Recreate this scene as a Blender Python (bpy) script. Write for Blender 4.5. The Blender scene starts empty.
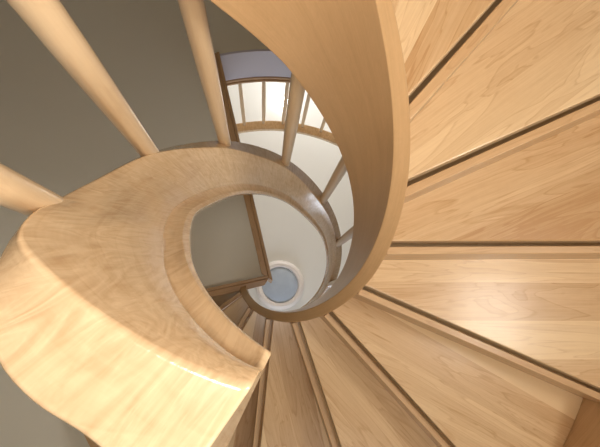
import bpy, bmesh, math, random
from mathutils import Vector, Matrix
random.seed(4)
SC = bpy.context.scene
COL = SC.collection
R = math.radians
H = 1.064                       # eye height above the lower floor; all heights below are relative to the eye
CAMX, CAMY = -0.0638, 0.1437    # eye position seen from the stair axis (the world origin)
STEP, TH1, Z1, RISE = 24.016, -48.42, 0.7083, 0.2
OFF = 0.0036

def hz(t):                      # height of the stair helix at angle t (degrees)
    return Z1 + RISE*(t-TH1)/STEP

# ------------------------------------------------------------------ materials
def new_mat(name):
    m = bpy.data.materials.new(name); m.use_nodes = True
    nt = m.node_tree; b = nt.nodes['Principled BSDF']
    return m, nt, b

def wood(name, light, dark, rough=0.33, planks=0.0, figure=0.0, plank_w=0.105, coat=0.25, wave=0.35, bump=0.06, fu=26.0, fv=34.0, fibre=.55, dist=2.2):
    m, nt, b = new_mat(name); N = nt.nodes; L = nt.links
    def n(t, **k):
        x = N.new(t)
        for a, v in k.items(): setattr(x, a, v)
        return x
    def mth(op, a, c=None):
        x = n('ShaderNodeMath', operation=op)
        for i, v in enumerate((a, c)):
            if v is None: continue
            if hasattr(v, 'links'): L.new(v, x.inputs[i])
            else: x.inputs[i].default_value = v
        return x.outputs[0]
    uv = n('ShaderNodeUVMap'); uv.uv_map = 'grain'
    oi = n('ShaderNodeObjectInfo')
    sep = n('ShaderNodeSeparateXYZ'); L.new(uv.outputs[0], sep.inputs[0])
    u, v = sep.outputs[0], sep.outputs[1]
    rnd = mth('MULTIPLY', oi.outputs['Random'], 37.0)
    # plank index and its tone
    pi_ = mth('FLOOR', mth('DIVIDE', mth('ADD', v, mth('MULTIPLY', oi.outputs['Random'], 0.6)), plank_w))
    wn = n('ShaderNodeTexWhiteNoise', noise_dimensions='2D')
    cv = n('ShaderNodeCombineXYZ'); L.new(pi_, cv.inputs[0]); L.new(rnd, cv.inputs[1]); L.new(cv.outputs[0], wn.inputs['Vector'])
    # stretched coordinates
    c2 = n('ShaderNodeCombineXYZ')
    L.new(mth('ADD', mth('MULTIPLY', u, 1.6), mth('MULTIPLY', wn.outputs['Value'], 9.0 if planks else 0.0)), c2.inputs[0])
    L.new(mth('MULTIPLY', v, 13.0), c2.inputs[1]); L.new(rnd, c2.inputs[2])
    n1 = n('ShaderNodeTexNoise'); n1.inputs['Scale'].default_value = 1.0; n1.inputs['Detail'].default_value = 3; n1.inputs['Distortion'].default_value = 0.9
    L.new(c2.outputs[0], n1.inputs['Vector'])
    # contour rings -> cathedral grain lines
    rings = mth('FRACT', mth('MULTIPLY', n1.outputs['Fac'], 9.0))
    rr = n('ShaderNodeValToRGB'); L.new(rings, rr.inputs[0])
    e = rr.color_ramp.elements; e[0].position = 0; e[0].color = (.25,.25,.25,1); e[1].position = 1; e[1].color = (.0,.0,.0,1)
    q = e.new(.08); q.color = (0.95,)*3+(1,); q = e.new(.22); q.color = (.25,)*3+(1,)
    # fine fibres
    c3 = n('ShaderNodeCombineXYZ'); L.new(mth('MULTIPLY', u, 9.0), c3.inputs[0]); L.new(mth('MULTIPLY', v, 260.0), c3.inputs[1]); L.new(rnd, c3.inputs[2])
    n2 = n('ShaderNodeTexNoise'); n2.inputs['Scale'].default_value = 1; n2.inputs['Detail'].default_value = 2; L.new(c3.outputs[0], n2.inputs['Vector'])
    # figure (rippled maple)
    c4 = n('ShaderNodeCombineXYZ'); L.new(mth('MULTIPLY', u, fu), c4.inputs[0]); L.new(mth('MULTIPLY', v, fv), c4.inputs[1]); L.new(rnd, c4.inputs[2])
    n3 = n('ShaderNodeTexNoise'); n3.inputs['Scale'].default_value = 1; n3.inputs['Detail'].default_value = 3; n3.inputs['Distortion'].default_value = dist
    L.new(c4.outputs[0], n3.inputs['Vector'])
    f = mth('MULTIPLY', rr.outputs[0], wave)
    f = mth('ADD', f, mth('MULTIPLY', mth('SUBTRACT', n1.outputs['Fac'], 0.5), 0.9))
    f = mth('ADD', f, mth('MULTIPLY', mth('SUBTRACT', n2.outputs['Fac'], 0.5), fibre))
    f = mth('ADD', f, mth('MULTIPLY', mth('SUBTRACT', n3.outputs['Fac'], 0.5), figure))
    f = mth('ADD', f, mth('MULTIPLY', mth('SUBTRACT', wn.outputs['Value'], 0.5), planks))
    f = mth('ADD', f, mth('MULTIPLY', mth('SUBTRACT', oi.outputs['Random'], 0.5), 0.12))
    f = mth('ADD', f, 0.25)
    mx = n('ShaderNodeMix', data_type='RGBA', clamp_factor=True)
    L.new(f, mx.inputs[0]); mx.inputs[6].default_value = (*light, 1); mx.inputs[7].default_value = (*dark, 1)
    L.new(mx.outputs[2], b.inputs['Base Color'])
    b.inputs['Roughness'].default_value = rough
    b.inputs['Coat Weight'].default_value = coat; b.inputs['Coat Roughness'].default_value = 0.16
    bp = n('ShaderNodeBump'); bp.inputs['Strength'].default_value = bump; bp.inputs['Distance'].default_value = 0.002
    L.new(n3.outputs['Fac'], bp.inputs['Height']); L.new(bp.outputs[0], b.inputs['Normal'])
    return m

def paint(name, col, rough=0.6, bump=0.15, scale=180):
    m, nt, b = new_mat(name)
    b.inputs['Base Color'].default_value = (*col, 1); b.inputs['Roughness'].default_value = rough
    tc = nt.nodes.new('ShaderNodeTexCoord'); nz = nt.nodes.new('ShaderNodeTexNoise'); nz.inputs['Scale'].default_value = scale
    nt.links.new(tc.outputs['Object'], nz.inputs['Vector'])
    bp = nt.nodes.new('ShaderNodeBump'); bp.inputs['Strength'].default_value = bump; bp.inputs['Distance'].default_value = 0.002
    nt.links.new(nz.outputs['Fac'], bp.inputs['Height']); nt.links.new(bp.outputs[0], b.inputs['Normal'])
    return m

M_TREAD = wood('maple_tread', (.86,.645,.39), (.54,.31,.14), coat=.22, rough=.29, planks=.95, figure=.12)
M_RISER = wood('maple_riser', (.72,.49,.27), (.50,.29,.14), rough=.4, planks=.0)
M_STRINGER = wood('maple_stringer', (.68,.43,.215), (.50,.29,.13), rough=.38, figure=.35, wave=.10)
M_RAIL = wood('maple_handrail', (.86,.65,.41), (.52,.30,.14), rough=.20, figure=1.2, fu=34.0, fv=12.0, fibre=.25, dist=3.5, coat=.6, wave=.12, bump=.3)
M_BAL = wood('maple_baluster', (.84,.64,.41), (.64,.42,.23), rough=.30, figure=.2, wave=.12, coat=.4)
M_TRIM = wood('stained_trim', (.68,.45,.25), (.50,.29,.14), rough=.4)
M_FLOOR = wood('maple_floor', (.84,.66,.45), (.64,.43,.25), rough=.4, planks=.6)
M_SOFFIT = paint('soffit_paint', (.88,.86,.77))
M_WALL = paint('wall_paint', (.62,.60,.54))
M_WHITE = paint('white_ceiling_paint', (.80,.79,.75))
M_FASCIA = paint('fascia_sky_tint', (.72,.72,.84))  # white fascia; the lavender tint puts bluish daylight into the colour
M_RING = paint('white_rim', (.86,.79,.74), rough=.35, bump=0)
M_FRAME = paint('window_frame_white', (.8,.8,.78), rough=.4, bump=0)

def frosted():
    m, nt, b = new_mat('frosted_dome')
    b.inputs['Roughness'].default_value = .35
    tc = nt.nodes.new('ShaderNodeTexCoord'); vz = nt.nodes.new('ShaderNodeTexNoise'); vz.inputs['Scale'].default_value = 14; vz.inputs['Detail'].default_value = 4
    rp = nt.nodes.new('ShaderNodeValToRGB')
    rp.color_ramp.elements[0].color = (.42,.49,.60,1); rp.color_ramp.elements[1].color = (.54,.62,.72,1)
    nt.links.new(tc.outputs['Object'], vz.inputs['Vector']); nt.links.new(vz.outputs['Fac'], rp.inputs[0]); nt.links.new(rp.outputs[0], b.inputs['Base Color'])
    return m
M_DOME = frosted()
def globe_mat():
    m, nt, b = new_mat('lit_globe')
    b.inputs['Base Color'].default_value = (1,.97,.9,1); b.inputs['Emission Color'].default_value = (1,.96,.88,1); b.inputs['Emission Strength'].default_value = 14
    return m
M_GLOBE = globe_mat()
def glass_mat():
    m, nt, b = new_mat('window_glass')
    b.inputs['Transmission Weight'].default_value = 1; b.inputs['Roughness'].default_value = 0; b.inputs['IOR'].default_value = 1.02
    return m
M_GLASS = glass_mat()

# ------------------------------------------------------------------ object helpers
def tag(o, label=None, cat=None, group=None, kind=None):
    if label: o['label'] = label
    if cat: o['category'] = cat
    if group: o['group'] = group
    if kind: o['kind'] = kind
    return o
def empty(name, loc):
    o = bpy.data.objects.new(name, None); COL.objects.link(o); o.location = loc; o.empty_display_size = .1; return o
BM_UV = {}
def link_mesh(name, verts, faces, uvs, mat, parent=None, smooth=True, origin=(0,0,0), rotz=0.0, autoang=35):
    """verts in world metres; origin / rotz give the object its own base point."""
    me = bpy.data.meshes.new(name)
    mi = (Matrix.Translation(Vector(origin)) @ Matrix.Rotation(rotz, 4, 'Z')).inverted()
    me.from_pydata([tuple(mi @ Vector(v)) for v in verts], [], faces)
    ul = me.uv_layers.new(name='grain')
    if uvs is not None:
        for poly in me.polygons:
            fu = uvs[poly.index]
            for k, li in enumerate(poly.loop_indices): ul.data[li].uv = fu[k]
    me.materials.append(mat)
    bm = bmesh.new(); bm.from_mesh(me); bmesh.ops.recalc_face_normals(bm, faces=bm.faces); bm.to_mesh(me); bm.free()
    o = bpy.data.objects.new(name, me); COL.objects.link(o)
    if parent:
        o.parent = parent; o.location = Vector(origin) - parent.location
    else: o.location = origin
    o.rotation_euler = (0, 0, rotz)
    if smooth:
        for p in me.polygons: p.use_smooth = True
        bm = bmesh.new(); bm.from_mesh(me)
        for ed in bm.edges:
            if len(ed.link_faces) == 2 and ed.link_faces[0].normal.angle(ed.link_faces[1].normal, 0) > R(autoang): ed.smooth = False
        bm.to_mesh(me); bm.free()
    return o

def round_poly(pts, rad, n=3):
    """round the corners of a closed 3D polygon given as points."""
    out = []; k = len(pts)
    for i in range(k):
        p0, p1, p2 = Vector(pts[i-1]), Vector(pts[i]), Vector(pts[(i+1) % k])
        rr = rad[i] if isinstance(rad, (list, tuple)) else rad
        if rr <= 0: out.append(p1); continue
        a = p1 + (p0-p1).normalized()*min(rr, (p0-p1).length*.45); c = p1 + (p2-p1).normalized()*min(rr, (p2-p1).length*.45)
        for j in range(n+1):
            s = j/n; out.append(a*(1-s)**2 + p1*2*s*(1-s) + c*s*s)
    return out

def sweep(name, sections, mat, parent=None, origin=(0,0,0), smooth=True, autoang=40, closed=False):
    """sections: list of closed point rings of equal count. u runs along, v around."""
    verts = []; faces = []; uvs = []
    k = len(sections[0]); m = len(sections)
    for s in sections: verts += [tuple(p) for p in s]
    ref = max(range(m), key=lambda i: 0 if i else 1)
    vv = [0.0]
    for j in range(k): vv.append(vv[-1] + (Vector(sections[m//2][(j+1) % k])-Vector(sections[m//2][j])).length)
    cent = [sum((Vector(p) for p in s), Vector())/k for s in sections]
    uu = [0.0]
    for i in range(1, m): uu.append(uu[-1] + (cent[i]-cent[i-1]).length)
    for i in range(m-1):
        for j in range(k):
            j2 = (j+1) % k
            faces.append((i*k+j, i*k+j2, (i+1)*k+j2, (i+1)*k+j))
            uvs.append(((uu[i], vv[j]), (uu[i], vv[j+1]), (uu[i+1], vv[j+1]), (uu[i+1], vv[j])))
    for i, rev in ((0, True), (m-1, False)):
        f = [i*k+j for j in range(k)]
        b0 = Vector(sections[i][0]); ex = (Vector(sections[i][k//2])-b0).normalized()
        faces.append(tuple(f)); uvs.append([((Vector(sections[i][j])-b0).dot(ex), (Vector(sections[i][j])-b0).cross(ex).length) for j in range(k)])
    o = link_mesh(name, verts, faces, uvs, mat, parent, smooth, origin, 0, autoang)
    wn_ = o.modifiers.new('normals', 'WEIGHTED_NORMAL'); wn_.keep_sharp = True
    return o

def prism(name, poly, z0, z1, mat, parent=None, origin=None, rotz=0, bev=0.0, grain=0.0, smooth=False):
    """vertical prism over a 2D polygon (world xy); z relative to the eye; grain = direction of the wood grain"""
    if origin is None: origin = (sum(p[0] for p in poly)/len(poly), sum(p[1] for p in poly)/len(poly), H+z0)
    k = len(poly)
    verts = [(x, y, H+z0) for x, y in poly] + [(x, y, H+z1) for x, y in poly]
    faces = [tuple(range(k)), tuple(range(k, 2*k))] + [(i, (i+1) % k, k+(i+1) % k, k+i) for i in range(k)]
    c, s = math.cos(grain), math.sin(grain)
    g = lambda x, y: (x*c+y*s, -x*s+y*c)
    uvs = [[g(*poly[i]) for i in range(k)], [g(*poly[i]) for i in range(k)]]
    d = 0
    for i in range(k):
        L_ = math.dist(poly[i], poly[(i+1) % k]); uvs.append([(d, 0), (d+L_, 0), (d+L_, z1-z0), (d, z1-z0)]); d += L_
    o = link_mesh(name, verts, faces, uvs, mat, parent, smooth, origin, rotz)
    if bev:
        md = o.modifiers.new('edge', 'BEVEL'); md.width = bev; md.segments = 2; md.limit_method = 'ANGLE'; md.angle_limit = R(40)
    return o

def box(name, x0, x1, y0, y1, z0, z1, mat, parent=None, bev=0, grain=0):
    return prism(name, [(x0,y0),(x1,y0),(x1,y1),(x0,y1)], z0, z1, mat, parent, bev=bev, grain=grain)

def lathe(name, prof, cx, cy, mat, parent=None, seg=64, origin=None, autoang=40, closed=False):
    """prof: (r, z) list; revolved about the vertical at cx,cy"""
    verts = []; faces = []; uvs = []; k = len(prof)
    for i in range(seg):
        a = 2*math.pi*i/seg
        for r, z in prof: verts.append((cx+r*math.cos(a), cy+r*math.sin(a), H+z))
    for i in range(seg):
        i2 = (i+1) % seg
        for j in range(k if closed else k-1):
            j2 = (j+1) % k
            faces.append((i*k+j, i2*k+j, i2*k+j2, i*k+j2))
            w = 2*math.pi*max(prof[j][0], .01)/seg
            uvs.append([(prof[j][1], i*w), (prof[j][1], (i+1)*w), (prof[j2][1], (i+1)*w), (prof[j2][1], i*w)])
    if not closed:
        for j in (0, k-1):
            if prof[j][0] > 1e-4:
                faces.append(tuple(i*k+j for i in range(seg))); uvs.append([(0,0)]*seg)
    return link_mesh(name, verts, faces, uvs, mat, parent, True, origin or (cx, cy, H+min(p[1] for p in prof)), 0, autoang)

def interp(tab, t):
    """monotone-ish Catmull-Rom through (t, values...) rows"""
    if t <= tab[0][0]: return tab[0][1:]
    if t >= tab[-1][0]: return tab[-1][1:]
    i = max(j for j in range(len(tab)-1) if tab[j][0] <= t)
    a, b = tab[i], tab[i+1]; h = b[0]-a[0]; s = (t-a[0])/h; out = []
    for c in range(1, len(a)):
        d = (b[c]-a[c])/h
        m0 = d if i == 0 else .5*(d + (a[c]-tab[i-1][c])/(a[0]-tab[i-1][0]))
        m1 = d if i+2 >= len(tab) else .5*(d + (tab[i+2][c]-b[c])/(tab[i+2][0]-b[0]))
        s2, s3 = s*s, s*s*s
        out.append((2*s3-3*s2+1)*a[c] + (s3-2*s2+s)*h*m0 + (-2*s3+3*s2)*b[c] + (s3-s2)*h*m1)
    return out
def P(r, t, z): return Vector((r*math.cos(R(t)), r*math.sin(R(t)), H+z))

# ------------------------------------------------------------------ the spiral stair
FLOOR = -H
stair = empty('spiral_staircase', (0, 0, 0))
tag(stair, 'light maple spiral staircase with closed risers, seen from below, winding up to the landing', 'staircase')

def rb(t): return 1 - .133*max(0, min(t, 170)-20)/100
# inner stringer: the broad helical band
secs = []
t = -262.0
while t <= 164.01:
    k = rb(t); zb = max(hz(t)-.032, FLOOR); zt = max(hz(t)+.372+.025*max(0, min(1, (-100-t)/26)), FLOOR+.05)
    ri = .1965*k; ro = .236*k
    secs.append(round_poly([P(ro,t,zb), P(ri,t,zb), P(ri+.003,t,zt), P(ro,t,zt)], .007, 3))
    t += 3.0
sweep('inner_stringer', secs, M_STRINGER, stair)

NSTEP0, NSTEP1 = -8, 9
R_OUT = 1.045
def line_pt(ang, off, r):
    """point at distance r from the axis on the line parallel to the radius at ang, shifted off clockwise"""
    a = R(ang); s = math.sqrt(max(r*r-off*off, 0))
    return (s*math.cos(a)-off*math.sin(a), s*math.sin(a)+off*math.cos(a))
def sector(a0, o0, a1, o1, ri, ro, n=10):
    p = []
    f0 = math.degrees(math.asin(o0/ro)); f1 = math.degrees(math.asin(o1/ro))
    for i in range(n+1):
        a = a0+f0 + (a1+f1-a0-f0)*i/n; p.append((ro*math.cos(R(a)), ro*math.sin(R(a))))
    g0 = math.degrees(math.asin(o0/ri)); g1 = math.degrees(math.asin(o1/ri))
    for i in range(5):
        a = a1+g1 + (a0+g0-a1-g1)*i/4; p.append((ri*math.cos(R(a)), ri*math.sin(R(a))))
    return p
rot_pick = {-1: 3, 0: -8, 1: -6, 2: -15, 3: -17, 4: -12, 5: -17, 6: -12, 7: -14, 8: -10, 9: -12}
for n in range(NSTEP0, NSTEP1+1):
    a1 = TH1 + STEP*n; a0 = a1 - STEP; z = Z1 + RISE*n
    k = rb(a1); ri = .236*k-.008
    g = a1 - 6 + rot_pick.get(n, 0)
    org = (0.6*math.cos(R(a1-12)), 0.6*math.sin(R(a1-12)), H+z)
    prism('tread', sector(a0, -.026+OFF, a1, OFF, ri, R_OUT), z, z+.045, M_TREAD, stair, origin=org, bev=.003, grain=R(g))
    # riser behind the tread, standing in a narrow shadow gap
    top = z + RISE
    ri2 = .236*rb(a1+4)+.002; A = line_pt(a1, OFF+.0085, ri2); B_ = line_pt(a1, OFF+.0085, R_OUT)
    C_ = line_pt(a1, OFF+.0275, R_OUT); D_ = line_pt(a1, OFF+.0275, ri2)
    prism('riser', [A, B_, C_, D_], z+.038, top-.0005, M_RISER, stair, bev=.002, grain=R(a1))
# first riser on the floor
a1 = TH1+STEP*(NSTEP0-1)
prism('riser', [line_pt(a1,OFF+.0085,.23), line_pt(a1,OFF+.0085,R_OUT), line_pt(a1,OFF+.0285,R_OUT), line_pt(a1,OFF+.0285,.23)], FLOOR, Z1+RISE*NSTEP0-.0005, M_RISER, stair, grain=R(a1))
# outer stringer
secs = []; t = -266.0
while t <= 166.01:
    zb = max(hz(t)-.05, FLOOR); zt = max(hz(t)+.34, FLOOR+.05)
    secs.append(round_poly([P(R_OUT+.032,t,zb), P(R_OUT,t,zb), P(R_OUT,t,zt), P(R_OUT+.032,t,zt)], .005, 2))
    t += 4.0
sweep('outer_stringer', secs, M_RISER, stair)

# ------------------------------------------------------------------ the inner railing
rail = empty('stair_railing', (0, 0, 0))
tag(rail, 'broad twisting maple handrail on turned balusters curling round the open stair well', 'railing')
TO = [(-251,.297,.335),(-234,.289,.335),(-224,.296,.335),(-217,.297,.335),(-210,.290,.342),(-204,.279,.360),(-196,.270,.409),(-189,.270,.486),
      (-177,.270,.605),(-162,.270,.740),(-141,.270,.926),(-118,.270,1.113),(-94,.270,hz(-94)+.98),(-60,.270,hz(-60)+.99),(-28,.270,hz(-28)+.975),(0,.27,hz(0)+.97),(60,.265,hz(60)+.97),(166,.25,hz(166)+.97)]
TC = [(-251,.211,.335),(-236,.217,.335),(-225,.225,.336),(-214,.237,.338),(-207,.248,.342),(-202,.256,.352),(-196,.258,.392),(-189,.260,.468),
      (-177,.259,.590),(-162,.250,.712),(-141,.235,.888),(-126,.226,1.000),(-111,.225,1.132),(-88,.228,1.320),(-64,.231,1.540),(-43,.234,1.69),(-26,.238,1.83),(0,.24,hz(0)+.95),(60,.235,hz(60)+.95),(166,.22,hz(166)+.95)]
TI = [(-251,.191,.385),(-236,.182,.450),(-225,.177,.500),(-215,.174,.548),(-205,.172,.610),(-192,.172,.690),(-180,.174,.775),(-162,.176,.955),
      (-143,.180,1.127),(-112,.180,1.362),(-89,.183,1.532),(-60,.195,1.775),(-30,.211,1.96),(0,.222,2.20),(60,.22,hz(60)+1.10),(166,.205,hz(166)+1.10)]
secs = []
t = -248.6
while t <= 166.01:
    rO, zO = interp(TO, t); rC, zC = interp(TC, t); rI, zI = interp(TI, t)
    w = max(0.0, min(1.0, (-222-t)/25.0))           # the end is cut a little askew
    dC, dI = 0.0, -2.4*w; cv = max(0.0, min(1.0, (t+250)/6.0))
    dO = 4.0*w
    pO, pC, pI = P(rO, t+dO, zO), P(rC, t+dC, zC), P(rI, t+dI, zI)
    # inner face: from the crease up to the cove, the cove itself, then the lip
    lerp = lambda a, c, s: a*(1-s)+c*s
    out = Vector((math.cos(R(t)), math.sin(R(t)), 0))
    q = max(0.0, min(1.0, (-205-t)/40.0)); fr = .75-.29*q; sp = .925-fr
    g1 = lerp(pC, pI, fr)
    gm = [lerp(pC, pI, fr+sp*.12) + out*(.006+.004*q)*cv, lerp(pC, pI, fr+sp*.38) + out*(.012+.008*q)*cv, lerp(pC, pI, fr+sp*.68) + out*(.012+.008*q)*cv, lerp(pC, pI, fr+sp*.90)+out*(.006+.004*q)*cv]
    g2 = lerp(pC, pI, .925)
    bulge = lerp(pC, pI, fr*.5) - out*(.004)
    hgt = max(.02, (zI-zC)*.22)
    pT = P(rI+.004, t+dI, zI+hgt*.6); pTi = P(rI+.022, t+dI*.5, zI+hgt); pTo = P(rO-.02, t, zI+hgt); pTo2 = P(rO, t, zI+hgt*.45)
    rd = .005
    ring = [pO, pC, bulge, g1] + gm + [g2, pI, pT, pTi, pTo, pTo2]
    rads = [rd, rd, 0, .003, 0, 0, 0, 0, .002, .004, 0, 0, 0, 0]
    secs.append(round_poly(ring, rads, 3))
    t += 2.0 if t < -180 else 3.0
def inset(ring, s, d):
    c = sum(ring, Vector())/len(ring); tv = Vector((math.sin(R(-248.6)), -math.cos(R(-248.6)), 0)); return [c+(p-c)*s+tv*d for p in ring]
first = secs[0]
secs = [inset(first, .93, .0065), inset(first, .965, .0055), inset(first, .99, .003)] + secs
sweep('handrail', secs, M_RAIL, rail, autoang=50)

BAL_T = [-191.5, -159.2, -126.0, -90.5, -55.5, -20.6, 14.5, 49.5, 84.5, 119.5, 152.0]
for t in BAL_T:
    n = math.ceil((t-TH1)/STEP); zb = Z1+RISE*n+.044
    rO, zO = interp(TO, t); rC, zC = interp(TC, t)
    zt = zO*.6+zC*.4+.03
    rbal = {-191.5: .270, -159.2: .263, -126.0: .256}.get(t, .2515)
    x, y = rbal*math.cos(R(t)), rbal*math.sin(R(t))
    Ln = zt-zb
    prof = [(.0125, zb), (.0135, zb+.05), (.0152, zb+Ln*.35), (.0152, zb+Ln*.6), (.0135, zt-.12), (.0129, zt)]
    if t < -150: prof = [(r_*1.1, z_) for r_, z_ in prof]
    lathe('baluster', prof, x, y, M_BAL, rail, seg=28)

# ------------------------------------------------------------------ ceiling slab with the stair well
SOF, SLABT, UPF = 2.42, 2.715, 2.74
K = (-.036, .024)
d1 = R(-103.4); d2 = R(167.8)
def ray_circle(p, d, r):
    b = p[0]*math.cos(d)+p[1]*math.sin(d); c = p[0]**2+p[1]**2-r*r
    s = -b+math.sqrt(b*b-c); return (p[0]+s*math.cos(d), p[1]+s*math.sin(d))
RW1, RW2 = 1.215, 1.082
E1 = ray_circle(K, d1, RW1); E2 = ray_circle(K, d2, RW2)
hole = [K]
for i in range(1, 11): hole.append((K[0]+(E1[0]-K[0])*i/10, K[1]+(E1[1]-K[1])*i/10))
aE1 = math.degrees(math.atan2(E1[1], E1[0])); aE2 = math.degrees(math.atan2(E2[1], E2[0]))
a = aE1+3
arc1 = [E1]
while a < 30: hole.append((RW1*math.cos(R(a)), RW1*math.sin(R(a)))); arc1.append(hole[-1]); a += 3
hole.append((RW1*math.cos(R(30)), RW1*math.sin(R(30)))); arc1.append(hole[-1])
a = 30
while a < aE2-2: hole.append((RW2*math.cos(R(a)), RW2*math.sin(R(a)))); a += 3
hole.append(E2)
for i in range(1, 10): hole.append((E2[0]+(K[0]-E2[0])*i/10, E2[1]+(K[1]-E2[1])*i/10))
X0, X1, Y0, Y1 = -2.9, 1.45, -2.9, 1.75       # both rooms
def to_rect(p, c=(.15, .15)):
    dx, dy = p[0]-c[0], p[1]-c[1]; s = 1e9
    if dx > 1e-9: s = min(s, (X1-c[0])/dx)
    if dx < -1e-9: s = min(s, (X0-c[0])/dx)
    if dy > 1e-9: s = min(s, (Y1-c[1])/dy)
    if dy < -1e-9: s = min(s, (Y0-c[1])/dy)
    return (c[0]+dx*s, c[1]+dy*s)
def slab(name, z0, z1, mat):
    k = len(hole); outer = [to_rect(p) for p in hole]
    # insert the rectangle corners by snapping the nearest outer point
    for cx_, cy_ in ((X0,Y0),(X1,Y0),(X1,Y1),(X0,Y1)):
        j = min(range(k), key=lambda i: math.dist(outer[i], (cx_, cy_))); outer[j] = (cx_, cy_)
    verts = [(x,y,H+z0) for x,y in hole]+[(x,y,H+z0) for x,y in outer]+[(x,y,H+z1) for x,y in hole]+[(x,y,H+z1) for x,y in outer]
    faces = []; uvs = []
    for i in range(k):
        j = (i+1) % k
        for f in ((i,j,k+j,k+i), (2*k+i,2*k+j,3*k+j,3*k+i), (i,j,2*k+j,2*k+i), (k+i,k+j,3*k+j,3*k+i)):
            faces.append(f); uvs.append([(verts[q][0], verts[q][1]) for q in f])
    o = link_mesh(name, verts, faces, uvs, mat, smooth=False)
    return tag(o, kind='structure')
slab('ceiling', SOF, SLABT, M_SOFFIT)
slab('floor_upper', SLABT+.0005, UPF, M_FLOOR)

# curved fascia of the well
def arc_band(name, rs, a0, a1, z0, z1, mat, parent=None, step=3.0, rnd=.003, kind=None):
    n = max(2, int((a1-a0)/step)); secs = []
    for i in range(n+1):
        a_ = a0+(a1-a0)*i/n
        secs.append(round_poly([P(rs[1],a_,z0), P(rs[0],a_,z0), P(rs[0],a_,z1), P(rs[1],a_,z1)], rnd, 2))
    o = sweep(name, secs, mat, parent)
    if kind: o['kind'] = kind
    return o
arc_band('trim_1', (RW1-.012, RW1), aE1+.3, 29.9, SOF, UPF-.022, M_FASCIA, kind='structure', rnd=.001)
arc_band('trim_2', (RW1-.020, RW1+.03), aE1+.3, 29.9, UPF-.0215, UPF+.002, M_TRIM, kind='structure')
# stained casing along the two straight edges of the landing
def off_line(p, d, along, side): return (p[0]+along*math.cos(d)+side*math.sin(d), p[1]+along*math.sin(d)-side*math.cos(d))
L1 = math.dist(K, E1); L2 = math.dist(K, E2)
# side>0 is to the right when looking along d ; for edge 1 the landing lies at -x, for edge 2 at -y
def casing(name, d, Ln, sgn, lo, hi, z0, z1, a0=0):
    pts = [off_line(K, d, a0 if not isinstance(a0, tuple) else a0[0], sgn*lo), off_line(K, d, Ln, sgn*lo), off_line(K, d, Ln, sgn*hi), off_line(K, d, a0 if not isinstance(a0, tuple) else a0[1], sgn*hi)]
    o = prism(name, pts, z0, z1, M_TRIM, grain=d, bev=.003); o['kind'] = 'structure'; return o
casing('trim_3', d1, L1, -1 if off_line(K, d1, .5, 1)[0] > K[0]-.1 else 1, -.0, .030, SOF-.020, SOF-.0005, a0=(0, .03))
casing('trim_4', d1, L1+.0, -1 if off_line(K, d1, .5, 1)[0] > K[0]-.1 else 1, -.016, -.0005, SOF-.026, UPF+.012, a0=(-.016, -.001))
casing('trim_5', d2, L2, 1, 0, .030, SOF-.020, SOF-.0005, a0=(0, .03))
casing('trim_6', d2, L2, 1, -.016, -.0005, SOF-.026, UPF+.012, a0=(0, 0))

# ------------------------------------------------------------------ landing balustrade
lb = empty('landing_balustrade', (0, -1.24, H+UPF))
tag(lb, 'curved landing balustrade with slim wooden balusters, high up at the upper floor edge', 'balustrade')
RL = 1.215
arc_band('base_rail', (RL-.028, RL+.022), aE1-6, 44, UPF+.0025, UPF+.018, M_TRIM, lb)
arc_band('handrail', (RL-.062, RL+.008), aE1-6, 44, 3.475, 3.52, M_RAIL, lb, rnd=.010)
i = 0; a = -107.2
while a < 44:
    x, y = (RL-.012)*math.cos(R(a)), (RL-.012)*math.sin(R(a))
    z0, z1 = UPF+.0175, 3.478
    lathe('baluster', [(.011,z0),(.0130,z0+.15),(.0140,z0+.4),(.0130,z1-.12),(.011,z1)], x, y, M_BAL, lb, seg=14)
    a += 7.0

# ------------------------------------------------------------------ ceiling lamp and globe
TOP = 4.9
cl = empty('ceiling_light', (.106, -.032, H+TOP))
tag(cl, 'large round ceiling light with frosted blue-grey dome and pale rim above the stair well', 'light')
lathe('rim', [(.176,TOP-.001),(.180,TOP-.045),(.190,TOP-.060),(.215,TOP-.062),(.238,TOP-.045),(.246,TOP-.020),(.246,TOP-.001)], .106, -.032, M_RING, cl, seg=96, closed=True)
lathe('dome', [(.0001,TOP-.075),(.05,TOP-.074),(.10,TOP-.068),(.15,TOP-.055),(.178,TOP-.040),(.181,TOP-.030)], .106, -.032, M_DOME, cl, seg=96)
gl = empty('globe_lamp', (.150, -1.97, H+TOP))
tag(gl, 'small glowing white globe lamp on the upper ceiling behind the landing balusters', 'lamp')
lathe('base_plate', [(.03,TOP-.012),(.035,TOP-.001)], .150, -1.97, M_RING, gl, seg=32)
lathe('globe', [(.0001,TOP-.110),(.025,TOP-.104),(.042,TOP-.088),(.050,TOP-.062),(.045,TOP-.036),(.030,TOP-.0115)], .150, -1.97, M_GLOBE, gl, seg=32)

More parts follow.
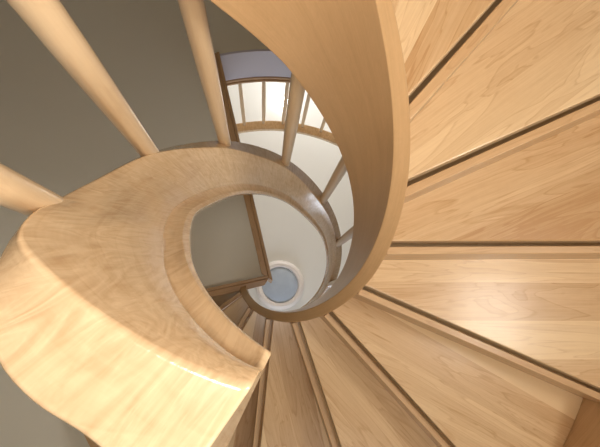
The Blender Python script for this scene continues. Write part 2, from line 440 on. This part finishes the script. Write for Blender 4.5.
# ------------------------------------------------------------------ rooms
def st(o): o['kind'] = 'structure'; return o
st(box('floor', X0, X1, Y0, Y1, FLOOR-.06, FLOOR-.0005, M_FLOOR))
st(box('ceiling_upper', X0, X1, Y0, Y1, TOP, TOP+.06, M_WHITE))
T = .08
st(box('wall_left', X0-T, X0, Y0-T, Y1+T, FLOOR, TOP, M_WALL))
def wall_holes(name, axis, c0, c1, a0, a1, zlo, zhi, holes):
    """wall on x=c0..c1 (axis 'x') or y=c0..c1, running a0..a1, with rectangular openings (p0,p1,z0,z1)"""
    cuts = sorted(holes); verts = []; faces = []
    def bx(p0, p1, z0, z1):
        if p1-p0 < 1e-4 or z1-z0 < 1e-4: return
        b = len(verts)
        for z in (z0, z1):
            for p in (p0, p1):
                for c in (c0, c1): verts.append((c, p, H+z) if axis == 'x' else (p, c, H+z))
        faces.extend([(b+q[0], b+q[1], b+q[2], b+q[3]) for q in ((0,1,3,2),(4,6,7,5),(0,4,5,1),(2,3,7,6),(0,2,6,4),(1,5,7,3))])
    bands = sorted(set([zlo, zhi]+[h[2] for h in holes]+[h[3] for h in holes]))
    for z0, z1 in zip(bands[:-1], bands[1:]):
        cur = a0
        for h in cuts:
            if h[2] <= z0+1e-6 and h[3] >= z1-1e-6: bx(cur, h[0], z0, z1); cur = h[1]
        bx(cur, a1, z0, z1)
    return st(link_mesh(name, verts, faces, None, M_WALL, smooth=False))
WL = (-.05, .50, -.98, -.15)
WF = (-.25, 1.05, -.98, -.10)      # lower opening added in the front wall to brighten soffit and handrail       # lower window in the right wall (y0,y1,z0,z1)
WU = (-.3, 1.35, 3.45, 4.65)       # upper window in the back wall (x0,x1,z0,z1)
wall_holes('wall_right', 'x', X1, X1+T, Y0-T, Y1+T, FLOOR, TOP, [WL])
wall_holes('wall_front', 'y', Y1, Y1+T, X0, X1, FLOOR, TOP, [WF, (-.5, .75, 3.5, 4.5)])
wall_holes('wall_back', 'y', Y0-T, Y0, X0, X1, FLOOR, TOP, [WU])
def window(name, axis, c, w):
    a0, a1, z0, z1 = w; f = .05
    verts = []; faces = []
    def bx(p0, p1, q0, q1):
        b = len(verts)
        for z in (q0, q1):
            for p in (p0, p1):
                for cc in (c-.02, c+.02): verts.append((cc, p, H+z) if axis == 'x' else (p, cc, H+z))
        faces.extend([(b+q[0], b+q[1], b+q[2], b+q[3]) for q in ((0,1,3,2),(4,6,7,5),(0,4,5,1),(2,3,7,6),(0,2,6,4),(1,5,7,3))])
    bx(a0, a1, z0, z0+f); bx(a0, a1, z1-f, z1); bx(a0, a0+f, z0+f, z1-f); bx(a1-f, a1, z0+f, z1-f)
    m_ = (a0+a1)/2; bx(m_-.02, m_+.02, z0+f, z1-f)
    fr = st(link_mesh(name, verts, faces, None, M_FRAME, smooth=False))
window('window_1', 'x', X1+T*.5, WL)
window('window_2', 'y', Y0-T*.5, WU)
WB = (-.5, .75, 3.5, 4.5)  # upper opening added in the front wall to light the fascia
window('added_window_4', 'y', Y1+T*.5, WB)  # frame of the added upper front opening
window('added_window_3', 'y', Y1+T*.5, WF)  # frame of the added lower front opening

def area(name, loc, target, sx, sy, power, col):
    l = bpy.data.lights.new(name, 'AREA'); l.shape = 'RECTANGLE'; l.size = sx; l.size_y = sy; l.energy = power; l.color = col
    o = bpy.data.objects.new(name, l); COL.objects.link(o); o.location = loc
    o.rotation_euler = (Vector(target)-Vector(loc)).to_track_quat('-Z', 'Y').to_euler(); return o
area('daylight_lower_window', (X1+.12, .225, H-.56), (0, .2, H+.1), .55, .83, 28, (1, .93, .82))
area('added_front_fill', (.40, Y1+.12, H-.54), (-.2, 0, H+.2), 1.3, .88, 17, (1, .95, .87))  # added fill for soffit and handrail underside, through an invented window
area('added_upper_front_fill', (.125, Y1+.12, H+4.0), (0, 0, H+3.4), 1.2, .95, 19, (.80, .88, 1))  # added bluish fill for the fascia, through an invented window
area('added_well_fill', (-.05, .17, H-.45), (-.02, .13, H+1), .2, .2, 5.6, (1, .95, .86))  # added fill without a fixture, brightens handrail underside and near treads
area('daylight_upper_window', (.575, Y0-.16, H+4.05), (.5, 0, H+4.35), 1.6, 1.15, 40, (1, .975, .93))

w = bpy.data.worlds.new('sky'); SC.world = w; w.use_nodes = True
w.node_tree.nodes['Background'].inputs[0].default_value = (.75, .85, 1, 1); w.node_tree.nodes['Background'].inputs[1].default_value = 1.0

# ------------------------------------------------------------------ camera
Rm = [[0.9971048773787218, 0.006204884908907507, -0.07578497813439891],
      [0.006204884908907507, 0.9867015661271749, 0.1624238861911871],
      [0.07578497813439891, -0.1624238861911871, 0.9838064435058966]]
cam = bpy.data.cameras.new('camera'); co = bpy.data.objects.new('camera', cam); COL.objects.link(co); SC.camera = co
cam.sensor_fit = 'HORIZONTAL'; cam.sensor_width = 36; cam.lens = 36*479.84/600; cam.clip_start = .01; cam.clip_end = 60
xc = Vector(Rm[0]); yc = -Vector(Rm[1]); zc = -Vector(Rm[2])
M = Matrix((xc, yc, zc)).transposed().to_4x4(); M.translation = Vector((CAMX, CAMY, H)); co.matrix_world = M

SC.view_settings.view_transform = 'Standard'; SC.view_settings.look = 'None'
SC.view_settings.exposure = 0.1; SC.view_settings.gamma = 1; SC.view_settings.use_curve_mapping = False
